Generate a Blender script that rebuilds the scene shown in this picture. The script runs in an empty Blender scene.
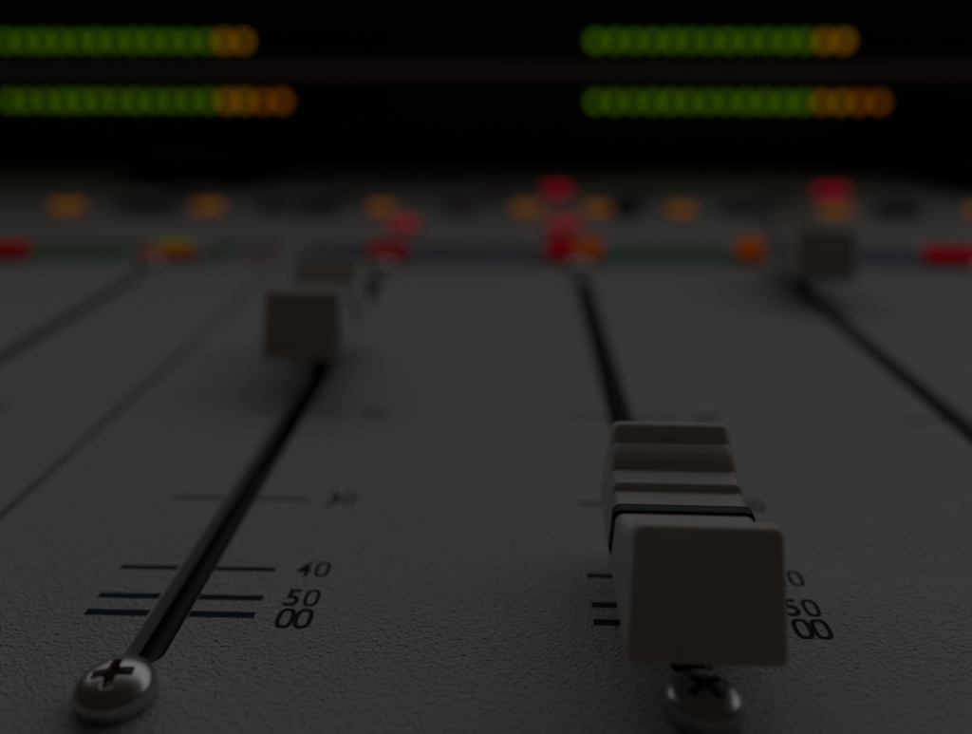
import bpy, bmesh, math, random
from mathutils import Vector, Matrix

random.seed(4)
S = bpy.context.scene
C = S.collection
MM = 0.001
R = math.radians

# ------------------------------------------------------------------ camera
cam_data = bpy.data.cameras.new("camera")
cam = bpy.data.objects.new("camera", cam_data)
C.objects.link(cam)
cam.location = (0, 0, 38.8 * MM)
cam.rotation_euler = (R(90 - 19.95), 0, R(1.923))
cam_data.sensor_width = 36
cam_data.lens = 868 / 972 * 36
cam_data.clip_start = 0.002
cam_data.clip_end = 20
cam_data.dof.use_dof = True
cam_data.dof.focus_distance = 0.0608
cam_data.dof.aperture_fstop = 13.0
S.camera = cam

# ------------------------------------------------------------------ world, lamps, exposure
world = bpy.data.worlds.new("World")
S.world = world
world.use_nodes = True
bg = world.node_tree.nodes["Background"]
bg.inputs[0].default_value = (1.0, 0.76, 0.60, 1)
bg.inputs[1].default_value = 0.0110


def area(name, loc, target, size, power, col):
    l = bpy.data.lights.new(name, 'AREA')
    l.shape = 'RECTANGLE'
    l.size, l.size_y = size
    l.energy = power
    l.color = col
    o = bpy.data.objects.new(name, l)
    C.objects.link(o)
    o.location = loc
    o.rotation_euler = (Vector(target) - Vector(loc)).to_track_quat('-Z', 'Y').to_euler()
    return o


area("window_light", (0.10, 0.60, 0.455), (0, 0.10, 0), (2.4, 0.42), 1.12, (0.93, 0.96, 1.0))

S.view_settings.view_transform = 'Standard'
S.view_settings.look = 'None'
S.view_settings.exposure = 0
S.view_settings.gamma = 1
S.render.engine = 'CYCLES'
S.cycles.use_denoising = True
S.cycles.max_bounces = 8


# ------------------------------------------------------------------ materials
def mat(name, col, rough=0.5, metal=0.0, emit=None, estr=1.0, bump=None, vary=None, spec=0.5, coat=0.0):
    m = bpy.data.materials.new(name)
    m.use_nodes = True
    nt = m.node_tree
    p = nt.nodes["Principled BSDF"]
    p.inputs["Base Color"].default_value = (*col, 1)
    p.inputs["Roughness"].default_value = rough
    p.inputs["Metallic"].default_value = metal
    p.inputs["Specular IOR Level"].default_value = spec
    p.inputs["Coat Weight"].default_value = coat
    tc = nt.nodes.new("ShaderNodeTexCoord")
    if emit:
        p.inputs["Emission Color"].default_value = (*emit, 1)
        p.inputs["Emission Strength"].default_value = estr
    if vary:
        scale, amt = vary
        n = nt.nodes.new("ShaderNodeTexNoise")
        n.inputs["Scale"].default_value = scale
        n.inputs["Detail"].default_value = 5
        nt.links.new(tc.outputs["Object"], n.inputs["Vector"])
        r = nt.nodes.new("ShaderNodeMapRange")
        r.inputs["From Min"].default_value = 0.3
        r.inputs["From Max"].default_value = 0.7
        r.inputs["To Min"].default_value = 1 - amt
        r.inputs["To Max"].default_value = 1 + amt
        nt.links.new(n.outputs["Fac"], r.inputs["Value"])
        x = nt.nodes.new("ShaderNodeVectorMath")
        x.operation = 'SCALE'
        x.inputs[0].default_value = col
        nt.links.new(r.outputs[0], x.inputs["Scale"])
        nt.links.new(x.outputs[0], p.inputs["Base Color"])
    if bump:
        prev = None
        for scale, dist, strength, kind in bump:
            if kind == 'n':
                n = nt.nodes.new("ShaderNodeTexNoise")
                n.inputs["Detail"].default_value = 3
                out = n.outputs["Fac"]
            elif kind == 'p':                      # sparse pits
                n = nt.nodes.new("ShaderNodeTexNoise")
                n.inputs["Detail"].default_value = 1
                g = nt.nodes.new("ShaderNodeMapRange")
                g.inputs["From Min"].default_value = 0.60
                g.inputs["From Max"].default_value = 0.72
                g.inputs["To Min"].default_value = 1.0
                g.inputs["To Max"].default_value = 0.0
                nt.links.new(n.outputs["Fac"], g.inputs["Value"])
                out = g.outputs[0]
            else:
                n = nt.nodes.new("ShaderNodeTexVoronoi")
                n.feature = 'SMOOTH_F1'
                out = n.outputs["Distance"]
            n.inputs["Scale"].default_value = scale
            nt.links.new(tc.outputs["Object"], n.inputs["Vector"])
            b = nt.nodes.new("ShaderNodeBump")
            b.inputs["Strength"].default_value = strength
            b.inputs["Distance"].default_value = dist
            nt.links.new(out, b.inputs["Height"])
            if prev:
                nt.links.new(prev.outputs[0], b.inputs["Normal"])
            prev = b
        nt.links.new(prev.outputs[0], p.inputs["Normal"])
    return m


GRAIN = [(3900, 0.00013, 0.9, 'v'), (8000, 0.00004, 0.8, 'n'), (1500, 0.00005, 0.5, 'n'), (2300, 0.00009, 0.8, 'p')]
M = {}
M['panel'] = mat("panel_paint", (0.56, 0.56, 0.555), 0.55, bump=GRAIN, vary=(60, 0.025), spec=0.2)
M['panel_cool'] = mat("panel_paint_cool", (0.55, 0.555, 0.58), 0.55, bump=GRAIN, vary=(60, 0.025), spec=0.2)
M['ink'] = mat("navy_ink", (0.003, 0.020, 0.042), 0.6, spec=0.12, bump=[(2500, 0.00006, 0.5, 'v')], vary=(3500, 0.2))
M['cap'] = mat("cream_plastic", (0.66, 0.62, 0.575), 0.4, bump=[(9000, 0.000004, 0.5, 'n')], vary=(170, 0.05))
_p = M['cap'].node_tree.nodes['Principled BSDF']
_p.inputs['Subsurface Weight'].default_value = 0.35
_p.inputs['Subsurface Radius'].default_value = (1.0, 0.75, 0.55)
_p.inputs['Subsurface Scale'].default_value = 0.0012
M['line'] = mat("black_insert", (0.007, 0.008, 0.012), 0.5, spec=0.3)
M['lip'] = mat("slot_rubber", (0.024, 0.025, 0.026), 0.6, bump=[(1800, 0.00003, 0.5, 'n')])
M['slot'] = mat("slot_dark", (0.004, 0.004, 0.005), 0.8)
M['cut'] = mat("cut_sheet_metal", (0.38, 0.38, 0.38), 0.5, bump=[(2500, 0.00003, 0.6, 'n')])
M['steel'] = mat("nickel_steel", (0.58, 0.55, 0.52), 0.30, 1.0, bump=[(1500, 0.00002, 0.35, 'n')], vary=(500, 0.12))
M['recess'] = mat("screw_recess", (0.30, 0.21, 0.17), 0.5, 0.6, bump=[(3000, 0.00003, 0.5, 'n')])
M['bridge'] = mat("bridge_black", (0.012, 0.012, 0.013), 0.45, vary=(30, 0.3))
M['reflection'] = mat("bridge_reflection", (0.55, 0.47, 0.44), 0.5)  # pale brown colour stands in for a reflection on the black bridge face
M['rubber'] = mat("rubber_foot", (0.003, 0.003, 0.003), 0.8)
M['green'] = mat("green_strip", (0.15, 0.27, 0.17), 0.5, vary=(90, 0.1))
M['blue'] = mat("blue_strip", (0.18, 0.21, 0.26), 0.5, vary=(90, 0.1))
M['rose'] = mat("rose_strip", (0.36, 0.22, 0.21), 0.5, vary=(90, 0.1))
M['btn_grey'] = mat("button_grey", (0.42, 0.38, 0.36), 0.45)
M['btn_dark'] = mat("button_dark", (0.11, 0.115, 0.115), 0.5)
M['upper'] = mat("upper_panel_paint", (0.54, 0.54, 0.535), 0.55, bump=GRAIN, vary=(60, 0.04))


# ------------------------------------------------------------------ helpers
def link(name, bm, m, parent=None, smooth=True, loc=(0, 0, 0)):
    me = bpy.data.meshes.new(name)
    bmesh.ops.recalc_face_normals(bm, faces=bm.faces[:])
    bm.to_mesh(me)
    bm.free()
    for p in me.polygons:
        p.use_smooth = smooth
    mats = m if isinstance(m, (list, tuple)) else [m]
    for k in mats:
        me.materials.append(k)
    o = bpy.data.objects.new(name, me)
    C.objects.link(o)
    o.location = loc
    if parent:
        o.parent = parent
    return o


def bevel(o, w, seg=3, ang=30):
    b = o.modifiers.new("bevel", 'BEVEL')
    b.width = w
    b.segments = seg
    b.limit_method = 'ANGLE'
    b.angle_limit = R(ang)
    b.harden_normals = False
    return o


def empty(name, loc, label, cat, group=None):
    o = bpy.data.objects.new(name, None)
    o.empty_display_size = 0.01
    C.objects.link(o)
    o.location = loc
    o['label'] = label
    o['category'] = cat
    if group:
        o['group'] = group
    return o


def box(bm, x0, x1, y0, y1, z0, z1):
    v = [bm.verts.new((x, y, z)) for z in (z0, z1) for x, y in ((x0, y0), (x1, y0), (x1, y1), (x0, y1))]
    for f in ((0, 1, 2, 3), (4, 5, 6, 7), (0, 1, 5, 4), (1, 2, 6, 5), (2, 3, 7, 6), (3, 0, 4, 7)):
        bm.faces.new([v[i] for i in f])


def lathe(bm, prof, n=48, cx=0, cy=0):
    rings = []
    for r, z in prof:
        if r == 0:
            rings.append([bm.verts.new((cx, cy, z))])
        else:
            rings.append([bm.verts.new((cx + r * math.cos(2 * math.pi * k / n), cy + r * math.sin(2 * math.pi * k / n), z)) for k in range(n)])
    for a, b in zip(rings, rings[1:]):
        for k in range(n):
            k2 = (k + 1) % n
            if len(a) == 1:
                bm.faces.new((a[0], b[k], b[k2]))
            elif len(b) == 1:
                bm.faces.new((a[k], a[k2], b[0]))
            else:
                bm.faces.new((a[k], a[k2], b[k2], b[k]))


# ------------------------------------------------------------------ mixing console
SLOTS = [-106.9, -69.4, -25.1, 12.2, 49.8, 87.3]     # fader channel centres, mm
SEAM = -45.7
Y0, Y1 = -110.0, 163.2                               # fader field
SY0, SY1 = 47.2, 153.8                               # slot ends
XL, XR = -330.0, 330.0

console = empty("mixing_console", (0, 0.10, 0),
                "pale grey grained mixing console with long black fader slots and glowing red and amber buttons", "mixing console")
CO = Vector((0, 0.10, 0))


def capsule(cx, r, n=10):
    """closed loop of a slot with round ends"""
    pts = []
    for k in range(n + 1):
        a = math.pi * k / n
        pts.append((cx + r * math.cos(a), SY1 - r + r * math.sin(a)))
    for k in range(n + 1):
        a = math.pi + math.pi * k / n
        pts.append((cx + r * math.cos(a), SY0 + r + r * math.sin(a)))
    return pts


def panel(name, x0, x1, m, label=None):
    bm = bmesh.new()
    e = []

    def loop(pts, z):
        vs = [bm.verts.new((x, y, z)) for x, y in pts]
        return vs

    def edges(vs):
        return [bm.edges.new((a, b)) for a, b in zip(vs, vs[1:] + vs[:1])]
    rb = 0.35
    outer = loop([(x0 + rb, Y0 + rb), (x1 - rb, Y0 + rb), (x1 - rb, Y1 - rb), (x0 + rb, Y1 - rb)], 0)
    e += edges(outer)
    holes = []
    for s in SLOTS:
        if x0 < s < x1:
            h = loop(capsule(s, 1.50), 0)
            holes.append((s, h))
            e += edges(h)
    bmesh.ops.triangle_fill(bm, use_beauty=True, edges=e)
    for f in bm.faces:
        f.material_index = 0

    def skin(a, b, mi):
        for i in range(len(a)):
            j = (i + 1) % len(a)
            f = bm.faces.new((a[i], a[j], b[j], b[i]))
            f.material_index = mi
    for s, h in holes:
        a = loop(capsule(s, 1.41), -0.05)
        b = loop(capsule(s, 1.35), -0.16)
        c = loop(capsule(s, 1.35), -1.6)
        skin(h, a, 0)
        skin(a, b, 1)
        skin(b, c, 1)
    a = loop([(x0 + .1, Y0 + .1), (x1 - .1, Y0 + .1), (x1 - .1, Y1 - .1), (x0 + .1, Y1 - .1)], -0.1)
    b = loop([(x0, Y0), (x1, Y0), (x1, Y1), (x0, Y1)], -0.35)
    c = loop([(x0, Y0), (x1, Y0), (x1, Y1), (x0, Y1)], -1.4)
    skin(outer, a, 0)
    skin(a, b, 0)
    skin(b, c, 1)
    bmesh.ops.scale(bm, vec=(MM, MM, MM), verts=bm.verts)
    bmesh.ops.translate(bm, vec=-CO, verts=bm.verts)
    o = link(name, bm, [m, M['cut']], console, smooth=False)
    if label:
        o['label'] = label
    return o


def cbox(name, m, x0, x1, y0, y1, z0, z1, parent=None, bev=None, origin=CO):
    bm = bmesh.new()
    cx, cy = (x0 + x1) / 2, (y0 + y1) / 2
    box(bm, x0 - cx, x1 - cx, y0 - cy, y1 - cy, 0, z1 - z0)
    bmesh.ops.scale(bm, vec=(MM, MM, MM), verts=bm.verts)
    o = link(name, bm, m, parent or console, smooth=bool(bev), loc=Vector((cx, cy, z0)) * MM - origin)
    if bev:
        bevel(o, bev * MM)
    return o


field_r = panel("fader_panel", SEAM + 0.36, XR, M['panel'])
field_l = panel("fader_panel", XL, SEAM - 0.36, M['panel_cool'], "cooler grey fader panel left of the seam")
cbox("chassis", M['slot'], XL + 2, XR - 2, Y0 + 2, 330, -28, -4.2)
cbox("upper_panel", M['upper'], XL, XR, Y1 + 0.5, 330, -1.4, -0.02, bev=0.15)
cbox("front_edge", M['cap'], XL, XR, Y0 - 7, Y0 - 0.3, -30, -0.2, bev=1.5)

# slots: a dark channel floor and two dust lips under each cut-out
for s in SLOTS:
    fl = cbox("slot", M['slot'], s - 3, s + 3, SY0 - 1, SY1 + 1, -4.0, -3.4)
    for sg in (-1, 1):
        bm = bmesh.new()
        xo, xi = sg * 2.6, sg * 0.22
        n = 40
        rows = []
        for k in range(n + 1):
            y = SY0 - 0.5 + (SY1 - SY0 + 1) * k / n
            w = 0.04 * math.sin(k * 1.7) + 0.03 * math.sin(k * 0.6)
            rows.append([bm.verts.new((x * MM, (y - 100) * MM, z * MM)) for x, z in
                         ((xo, 1.3), (sg * 1.4, 1.35), (sg * 0.8, 1.25 + w), (xi, 0.75 + w), (xi, 0.55 + w), (xo, 0.8))])
        for a, b in zip(rows, rows[1:]):
            for i in range(6):
                j = (i + 1) % 6
                bm.faces.new((a[i], a[j], b[j], b[i]))
        lip = link("dust_lip", bm, M['lip'], fl, smooth=True)
        # children of the slot floor: undo its own centre
        lip.location = (0, 0.1 - (SY0 + SY1) / 2 * MM, 0)


# printed scales: ticks and numerals, one mesh per channel
def text_mesh(body, size):
    cu = bpy.data.curves.new("numeral", 'FONT')
    cu.body = body
    cu.size = size
    cu.align_x = 'LEFT'
    cu.offset = 0.018 * size
    cu.resolution_u = 6
    o = bpy.data.objects.new("numeral", cu)
    C.objects.link(o)
    dg = bpy.context.evaluated_depsgraph_get()
    me = bpy.data.meshes.new_from_object(o.evaluated_get(dg))
    bpy.data.objects.remove(o)
    bpy.data.curves.remove(cu)
    return me


TICKS = [(53.0, .72, '00'), (55.1, .66, '50'), (58.95, .56, '40'), (70.5, .40, '30'), (90.7, .40, '20')]
NUM = {t: text_mesh(t, 1.0) for t in '5432'}


def put_mesh(bm, me, x, y, sx, sy, z):
    xs = [v.co.x for v in me.vertices]
    ys = [v.co.y for v in me.vertices]
    x0, w, y0, h = min(xs), max(xs) - min(xs), min(ys), max(ys) - min(ys)
    vs = [bm.verts.new((x + (v.co.x - x0) / w * sx, y + (v.co.y - y0) / h * sy, z)) for v in me.vertices]
    for p in me.polygons:
        try:
            bm.faces.new([vs[i] for i in p.vertices])
        except ValueError:
            pass


def ring(bm, cx, cy, rx, ry, t, z, n=28, shear=0.0):
    a, b = [], []
    for k in range(n):
        th = 2 * math.pi * k / n
        # superellipse: upright oval letter shapes
        c, s_ = math.cos(th), math.sin(th)
        c = math.copysign(abs(c) ** 0.72, c)
        s_ = math.copysign(abs(s_) ** 0.72, s_)
        a.append(bm.verts.new((cx + rx * c, cy + ry * s_, z)))
        b.append(bm.verts.new((cx + (rx - t) * c, cy + (ry - t) * s_, z)))
    for k in range(n):
        j = (k + 1) % n
        bm.faces.new((a[k], a[j], b[j], b[k]))


for s in SLOTS:
    bm = bmesh.new()
    z = 0.015
    for y, t, tx in TICKS:
        jl, jr = random.uniform(-.04, .04), random.uniform(-.04, .04)
        for a, b in ((s - 6.2 + jl, s - 1.52), (s + 1.52, s + 6.35 + jr)):
            v = [bm.verts.new(p) for p in ((a, y - t / 2, z), (b, y - t / 2, z), (b, y + t / 2, z), (a, y + t / 2, z))]
            bm.faces.new(v)
        x0, w, h = s + 8.0, 2.7, 2.15
        yc = y + 0.15 if tx != '00' else y - 0.28
        if tx == '00':
            ring(bm, x0 + 0.70, yc, 0.68, 1.18, 0.34, z)
            ring(bm, x0 + 2.02, yc, 0.68, 1.18, 0.34, z)
        else:
            put_mesh(bm, NUM[tx[0]], x0 + 0.05, yc - h / 2, 1.15, h, z)
            ring(bm, x0 + 2.08, yc, 0.60, h / 2, 0.29, z)
    bmesh.ops.scale(bm, vec=(MM, MM, MM), verts=bm.verts)
    bmesh.ops.translate(bm, vec=-CO, verts=bm.verts)
    link("scale_print", bm, M['ink'], console, smooth=False)


# screws
def screw_mesh(detail=True):
    """pan head with a cross recess cut as real faces: a polar grid pushed down inside the cross"""
    rad = 2.62

    def cross(x, y):
        # signed "inside the cross" amount, 0..1
        w = 0.37
        L = 1.36
        ax, ay = abs(x), abs(y)
        d = max(min(w - ay, L - ax), min(w - ax, L - ay))
        # fillet in the middle
        d = max(d, 0.60 - math.hypot(x, y))
        return d
    bm = bmesh.new()
    n = 128
    rr = [0.0] + [0.05 * k for k in range(1, 31)]
    rr += [1.6, 1.85, 2.08, 2.27, 2.42, 2.53, 2.60, 2.62, 2.62, 2.54, 2.54]

    def dome(r):
        t = min(r / rad, 1)
        return 1.0 + 1.15 * math.sqrt(max(0, 1 - t ** 2.2))
    prof = []
    cnt = len(rr)
    for i, r in enumerate(rr):
        k = cnt - i
        if k == 4:
            prof.append((2.62, 0.98))
        elif k == 3:
            prof.append((2.66, 0.55))
        elif k == 2:
            prof.append((2.60, 0.14))
        elif k == 1:
            prof.append((2.50, 0.01))
        else:
            prof.append((r, dome(r)))
    rings = []
    for r, z in prof:
        if r == 0:
            rings.append([bm.verts.new((0, 0, z - 1.1))])
            continue
        row = []
        for q in range(n):
            a = 2 * math.pi * q / n
            x, y = r * math.cos(a), r * math.sin(a)
            d = cross(x, y) if r < 1.5 else -1
            dz = 0
            if d > 0:
                tt = min(1.0, d / 0.07)
                dz = -tt * (0.60 + 0.50 * max(0, 1 - r / 1.3))
            row.append(bm.verts.new((x, y, z + dz)))
        rings.append(row)
    faces = []
    for a, b in zip(rings, rings[1:]):
        for q in range(n):
            j = (q + 1) % n
            if len(a) == 1:
                f = bm.faces.new((a[0], b[q], b[j]))
            else:
                f = bm.faces.new((a[q], a[j], b[j], b[q]))
            c = f.calc_center_median()
            if math.hypot(c.x, c.y) < 1.5 and cross(c.x, c.y) > 0.02:
                f.material_index = 1
    bmesh.ops.scale(bm, vec=(MM * .96, MM * .96, MM), verts=bm.verts)
    return bm


scr = link("screw", screw_mesh(), [M['steel'], M['recess']], console)
first = True
for i, s in enumerate(SLOTS):
    for y in (44.1, 160.6):
        if first:
            o = scr
            first = False
        else:
            o = scr.copy()
            C.objects.link(o)
            o.parent = console
        o.location = Vector((s + (0.12 if i == 2 else -0.15), y, 0.0)) * MM - CO
        o.rotation_euler = (0, 0, R({2: 14, 3: -38}.get(i, 25 * i)))
        if (i, y) == (2, 44.1):
            o['label'] = "bright nickel cross-head screw at the near end of the left slot"
            o.rotation_euler = (R(2), R(-3), R(8))
        if (i, y) == (3, 44.1):
            o['label'] = "dull shaded cross-head screw under the nearest white fader cap"
            o.rotation_euler = (R(-2), R(2), R(38))

# coloured strips at the head of the channels (printed on the upper panel)
for x0, x1, k in ((-104, -78, 'green'), (-65, -57, 'green'), (-55, -49, 'rose'), (-44, 8.5, 'blue'), (16, 46, 'green'), (52, 84, 'blue'), (90, 120, 'green')):
    cbox("colour_strip", M[k], x0, x1, 165.5, 184, -0.02, 0.10)


# buttons: a dark bezel with a lens that glows
def lampmat(name, emit, strength):
    return mat(name, tuple(c * 0.25 + 0.01 for c in emit), 0.5, spec=0.15, emit=emit, estr=strength)


LM = {
    'red': lampmat("lamp_red", (1.0, 0.0, 0.03), 0.078),
    'deepred': lampmat("lamp_deep_red", (1.0, 0.0, 0.01), 0.06),
    'orange': lampmat("lamp_orange", (1.0, 0.16, 0.0), 0.085),
    'yellow': lampmat("lamp_yellow", (1.0, 0.80, 0.0), 0.055),
    'amber': lampmat("lamp_amber", (1.0, 0.34, 0.03), 0.14),
    'pink': lampmat("lamp_pink", (1.0, 0.09, 0.11), 0.13),
    'crimson': lampmat("lamp_crimson", (1.0, 0.0, 0.06), 0.20),
}


def button(x, y, w, l, h, m, label=None, z=0.0, bez='btn_dark'):
    b = cbox("button", M[bez], x - w / 2 - .35, x + w / 2 + .35, y - l / 2 - .35, y + l / 2 + .35, z, z + 0.8, bev=0.15)
    lens = cbox("lens", m, -w / 2, w / 2, -l / 2, l / 2, 0.8, 0.8 + h, parent=b, bev=min(h, w, l) * 0.28, origin=Vector((0, 0, 0)))
    if label:
        b['label'] = label
    return b


# row at the channel heads
button(-101.5, 168, 8.5, 3, 2.6, LM['deepred'], "deep red lit button on the far left channel")
button(-69.0, 168, 11, 3, 1.0, LM['deepred'], "dark red button with a yellow lamp behind it")
button(-69.8, 173.2, 6.4, 2.6, 1.9, LM['yellow'], "yellow lit button behind a dark red one")
button(-25.0, 168.5, 7.5, 3, 2.8, LM['deepred'], "deep red button above the left fader cap")
button(9.0, 169.5, 5.6, 3.2, 3.9, LM['red'], "red button at the head of the middle slot")
button(14.6, 169.5, 5.0, 3.2, 3.9, LM['orange'], "orange button right beside the red one")
button(46.6, 169.5, 5.8, 3.2, 4.0, LM['orange'], "orange button left of the farthest fader cap")
button(84.6, 168.5, 10, 3.4, 3.0, LM['red'], "wide red button at the right edge")
# pink pair, amber row, crimson pair
button(-25.5, 197, 6.6, 3.2, 2.6, LM['pink'], "pinkish red button behind the left fader cap")
button(11.2, 198.5, 7.2, 3.2, 2.6, LM['pink'], "pinkish red button in the middle of the console")
for x, w in ((-114.4, 7.5), (-78.0, 7.0), (-33.9, 6), (3.0, 7.0), (20.5, 6.5), (41.6, 6.2), (79.7, 7), (115.5, 7)):
    button(x, 219.0, w, 2.6, 1.9, LM['amber'])
button(11.9, 250, 7.2, 2.6, 2.2, LM['crimson'], "crimson button nearest the meter bridge in the middle")
button(89.1, 250, 8.2, 2.6, 2.2, LM['crimson'], "crimson button nearest the meter bridge at the right")
# unlit keys
for x in (-93, -50, 27, 96):
    button(x, 222, 9, 6, 2.2, M['btn_dark'])
for x in (-62, -14, 58, 65, -100):
    button(x, 226 if x != 65 else 212, 9, 7, 3.0, M['btn_grey'], bez='btn_grey')
for x in (-90, -45, -6, 33, 72):
    button(x, 242, 9, 6, 2.5, M['btn_grey'], bez='btn_grey')


# ------------------------------------------------------------------ meter bridge
BO = Vector((0, 0.300, 0))
bridge = empty("meter_bridge", BO, "black meter bridge with two pairs of green and amber level bars behind the console", "meter bridge")
bh = cbox("housing", M['bridge'], XL, XR, 301, 352, 2.2, 112, parent=bridge, bev=1.2, origin=BO)
cbox("reflection_strip", M['reflection'], XL + 3, XR - 3, 300.2, 301.4, 31.5, 34.5, parent=bridge, bev=0.4, origin=BO)  # added raised strip, coloured like light reflected between the lamp rows
for x0, x1, y in ((-120, -76, 263), (129, 176, 254)):
    cbox("foot", M['rubber'], x0, x1, y, 300, 0.05, 9, parent=bridge, bev=4, origin=BO)

LG = lampmat("led_green", (0.40, 1.0, 0.0), 0.195)
LA = lampmat("led_amber", (1.0, 0.45, 0.0), 0.33)
LD = lampmat("led_amber_dim", (1.0, 0.27, 0.0), 0.31)


def led(m, meter, dx):
    bm = bmesh.new()
    lathe(bm, [(0, 0.75), (0.7, 0.70), (1.3, 0.5), (1.65, 0.2), (1.75, 0.0), (1.75, -0.8), (0, -0.8)], 20)
    bmesh.ops.rotate(bm, cent=(0, 0, 0), matrix=Matrix.Rotation(R(90), 3, 'X'), verts=bm.verts)
    bmesh.ops.scale(bm, vec=(MM, MM, MM), verts=bm.verts)
    return link("led", bm, m, meter, loc=Vector((dx, -0.5, 0)) * MM)


protos = {}
for side, z, gx, pitch, n_am, n_dim, lab in (("left", 42.1, -168.6, 6.07, 2, 0, "upper"), ("left", 23.35, -170.8, 6.15, 2, 2, "lower"),
                                             ("right", 42.1, 25.6, 6.07, 2, 0, "upper"), ("right", 23.35, 26.3, 6.15, 2, 2, "lower")):
    if True:
        strip = cbox("level_meter", M['rubber'], gx - 3, gx + 20 * 6.4, 300.4, 301.3, z - 2.2, z + 2.2, parent=bridge, origin=BO)
        strip['label'] = f"{lab} bar of lit green and amber lamps, {side} pair"
        cx = (gx - 3 + gx + 20 * 6.4) / 2
        for k in range(12 + n_am + n_dim):
            key = 'g' if k < 12 else ('a' if k < 12 + n_am else 'd')
            dx = gx + pitch * k - cx
            if key not in protos:
                o = led({'g': LG, 'a': LA, 'd': LD}[key], strip, dx)
                protos[key] = o
            else:
                o = protos[key].copy()
                C.objects.link(o)
                o.parent = strip
            o.location = Vector((dx + random.uniform(-.07, .07), -0.45, 2.2 + random.uniform(-.06, .06))) * MM
            o.scale = [random.uniform(0.93, 1.04)] * 3


# ------------------------------------------------------------------ fader caps
def rounded(pts, r, seg=3):
    """replace every inner corner of an open polyline by a small arc"""
    out = [pts[0]]
    for a, b, c in zip(pts, pts[1:], pts[2:]):
        A, B, D = Vector(a), Vector(b), Vector(c)
        u, w = A - B, D - B
        k = min(r, u.length * 0.42, w.length * 0.42)
        p, q = B + u.normalized() * k, B + w.normalized() * k
        for t in range(seg + 1):
            f = t / seg
            v = p * (1 - f) ** 2 + B * 2 * f * (1 - f) + q * f * f
            out.append((v.x, v.y))
    out.append(pts[-1])
    return out


def cap_bm():
    # (offset along the slot at the top, height) from the middle to the far end
    half = [(0.62, 8.53), (2.46, 8.68), (2.80, 9.16), (4.50, 9.38), (4.92, 9.98), (5.45, 10.42), (6.02, 10.70), (6.42, 10.75), (7.12, 11.78)]
    half = rounded(half, 0.11) + [(7.62, 11.86), (7.84, 11.84)]
    prof = [(-a, b) for a, b in reversed(half)] + half
    zb = 4.0
    bm = bmesh.new()

    def section(yt, zt, yb, shrink):
        k = min(1.0, abs(yt) / 7.95)
        bulge = 0.12 * (1 - k * k)

        def hw(z):
            t = (z - zb) / 8.0
            return 4.90 + bulge - 0.46 * t - shrink

        zbb = zb + shrink

        def yy(z):
            t = (z - zbb) / (zt - zbb)
            return yb + (yt - yb) * t
        r = 0.62
        hp = [(hw(zbb) - 0.5, zbb), (hw(zbb) - 0.16, zbb + 0.08), (hw(zbb + .5), zbb + 0.5)]
        for q in range(1, 6):
            z = zbb + 0.5 + (zt - r - zbb - 0.5) * q / 5
            hp.append((hw(z), z))
        for a in (18, 36, 54, 72, 90):
            hp.append((hw(zt - r) - r + r * math.cos(R(a)), zt - r + r * math.sin(R(a))))
        full = hp + [(-x, z) for x, z in reversed(hp)]
        return [bm.verts.new((x, yy(z), z)) for x, z in full]

    def yb_of(yt):
        k = abs(yt) / 7.95
        return yt * (1 + (10.85 / 7.95 - 1) * k)
    rings = []
    for s_ in (-1, 1):
        seq = []
        for d, sh in ((0.0, 0.0), (0.10, 0.03), (0.18, 0.09), (0.235, 0.17), (0.26, 0.30)):
            yt = s_ * (7.84 + d)
            seq.append((yt, 11.84 - sh, s_ * (abs(yb_of(s_ * 7.84)) + d), sh))
        if s_ < 0:
            rings = [section(*q) for q in reversed(seq)] + [section(yt, zt, yb_of(yt), 0) for yt, zt in prof[1:-1]]
        else:
            rings += [section(*q) for q in seq]
    n = len(rings[0])
    for a, b in zip(rings, rings[1:]):
        for i in range(n):
            j = (i + 1) % n
            bm.faces.new((a[i], a[j], b[j], b[i]))
    for rg in (rings[0], rings[-1]):
        bm.faces.new(rg)
    bmesh.ops.scale(bm, vec=(MM, MM, MM), verts=bm.verts)
    return bm


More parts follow.
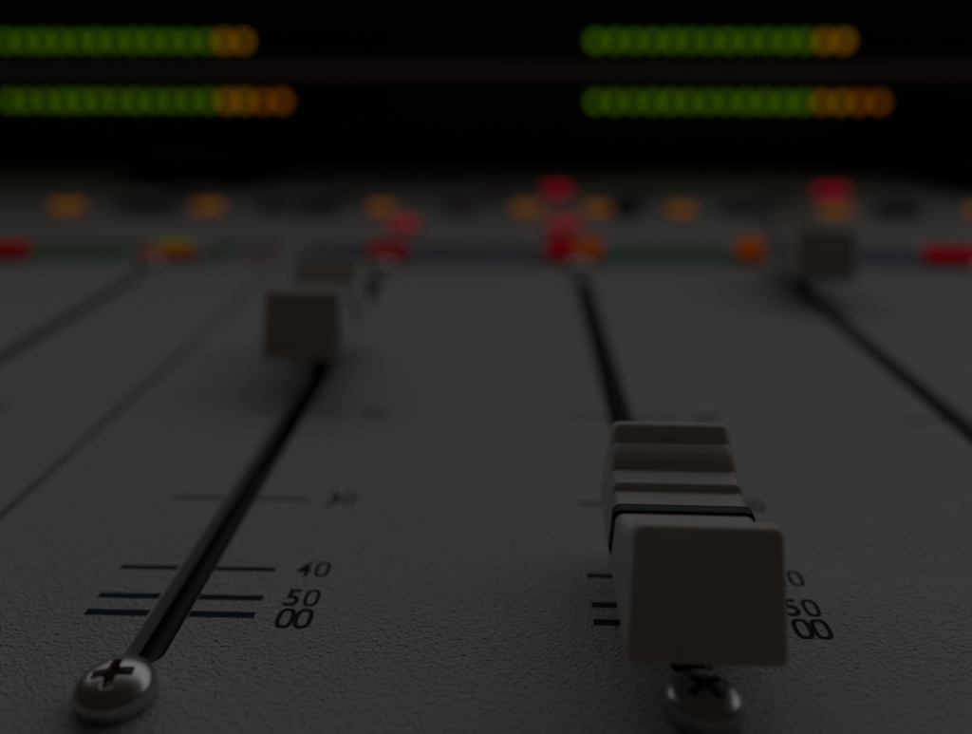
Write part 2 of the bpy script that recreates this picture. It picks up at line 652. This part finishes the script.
def insert_bm():
    """the black index line: a thin plate let into the middle of the cap, a little proud of it"""
    bm = bmesh.new()
    outer = []
    zt, r = 8.72, 0.65

    def hw(z):
        t = (z - 4) / 8
        return 5.17 - 0.46 * t
    pts = [(hw(5.3) - 0.1, 5.15), (hw(5.5), 5.45), (hw(7), 7.0), (hw(zt - r), zt - r)]
    for a in (15, 30, 45, 60, 75, 90):
        pts.append((hw(zt - r) - r + r * math.cos(R(a)), zt - r + r * math.sin(R(a))))
    full = pts + [(-x, z) for x, z in reversed(pts)]
    A = [bm.verts.new((x, -0.52, z)) for x, z in full]
    B = [bm.verts.new((x, 0.52, z)) for x, z in full]
    for i in range(len(full)):
        j = (i + 1) % len(full)
        bm.faces.new((A[i], A[j], B[j], B[i]))
    bm.faces.new(A)
    bm.faces.new(B)
    bmesh.ops.scale(bm, vec=(MM, MM, MM), verts=bm.verts)
    return bm


def fader_cap(x, y, label):
    r = empty("fader_cap", (x * MM, y * MM, 0), label, "fader cap", "white fader caps on the console")
    body = link("cap_body", cap_bm(), M['cap'], r)
    wn = body.modifiers.new("weighted_normal", 'WEIGHTED_NORMAL')
    wn.weight = 90
    ln = link("index_line", insert_bm(), M['line'], r)
    bevel(ln, 0.08 * MM, 2, 40)
    bm = bmesh.new()
    box(bm, -0.45, 0.45, -2.2, 2.2, -3.2, 4.6)
    bmesh.ops.scale(bm, vec=(MM, MM, MM), verts=bm.verts)
    st = link("stem", bm, M['slot'], r, smooth=False)
    return r


cap = fader_cap(12.05, 54.3, "nearest and largest white fader cap, ridged, with a sharp black line across its top")
cap.rotation_euler = (0, 0, R(-0.9))
for x, y, lab in ((-25.5, 108.3, "blurred white fader cap on the slot just right of the panel seam"),
                  (50.3, 149.0, "smallest, farthest fader cap, dim and blurred, at the head of the right slot")):
    c = cap.copy()
    C.objects.link(c)
    c.location = (x * MM, y * MM, 0)
    c['label'] = lab
    c.rotation_euler = (0, 0, R(0.5))
    for ch in cap.children:
        d = ch.copy()
        C.objects.link(d)
        d.parent = c
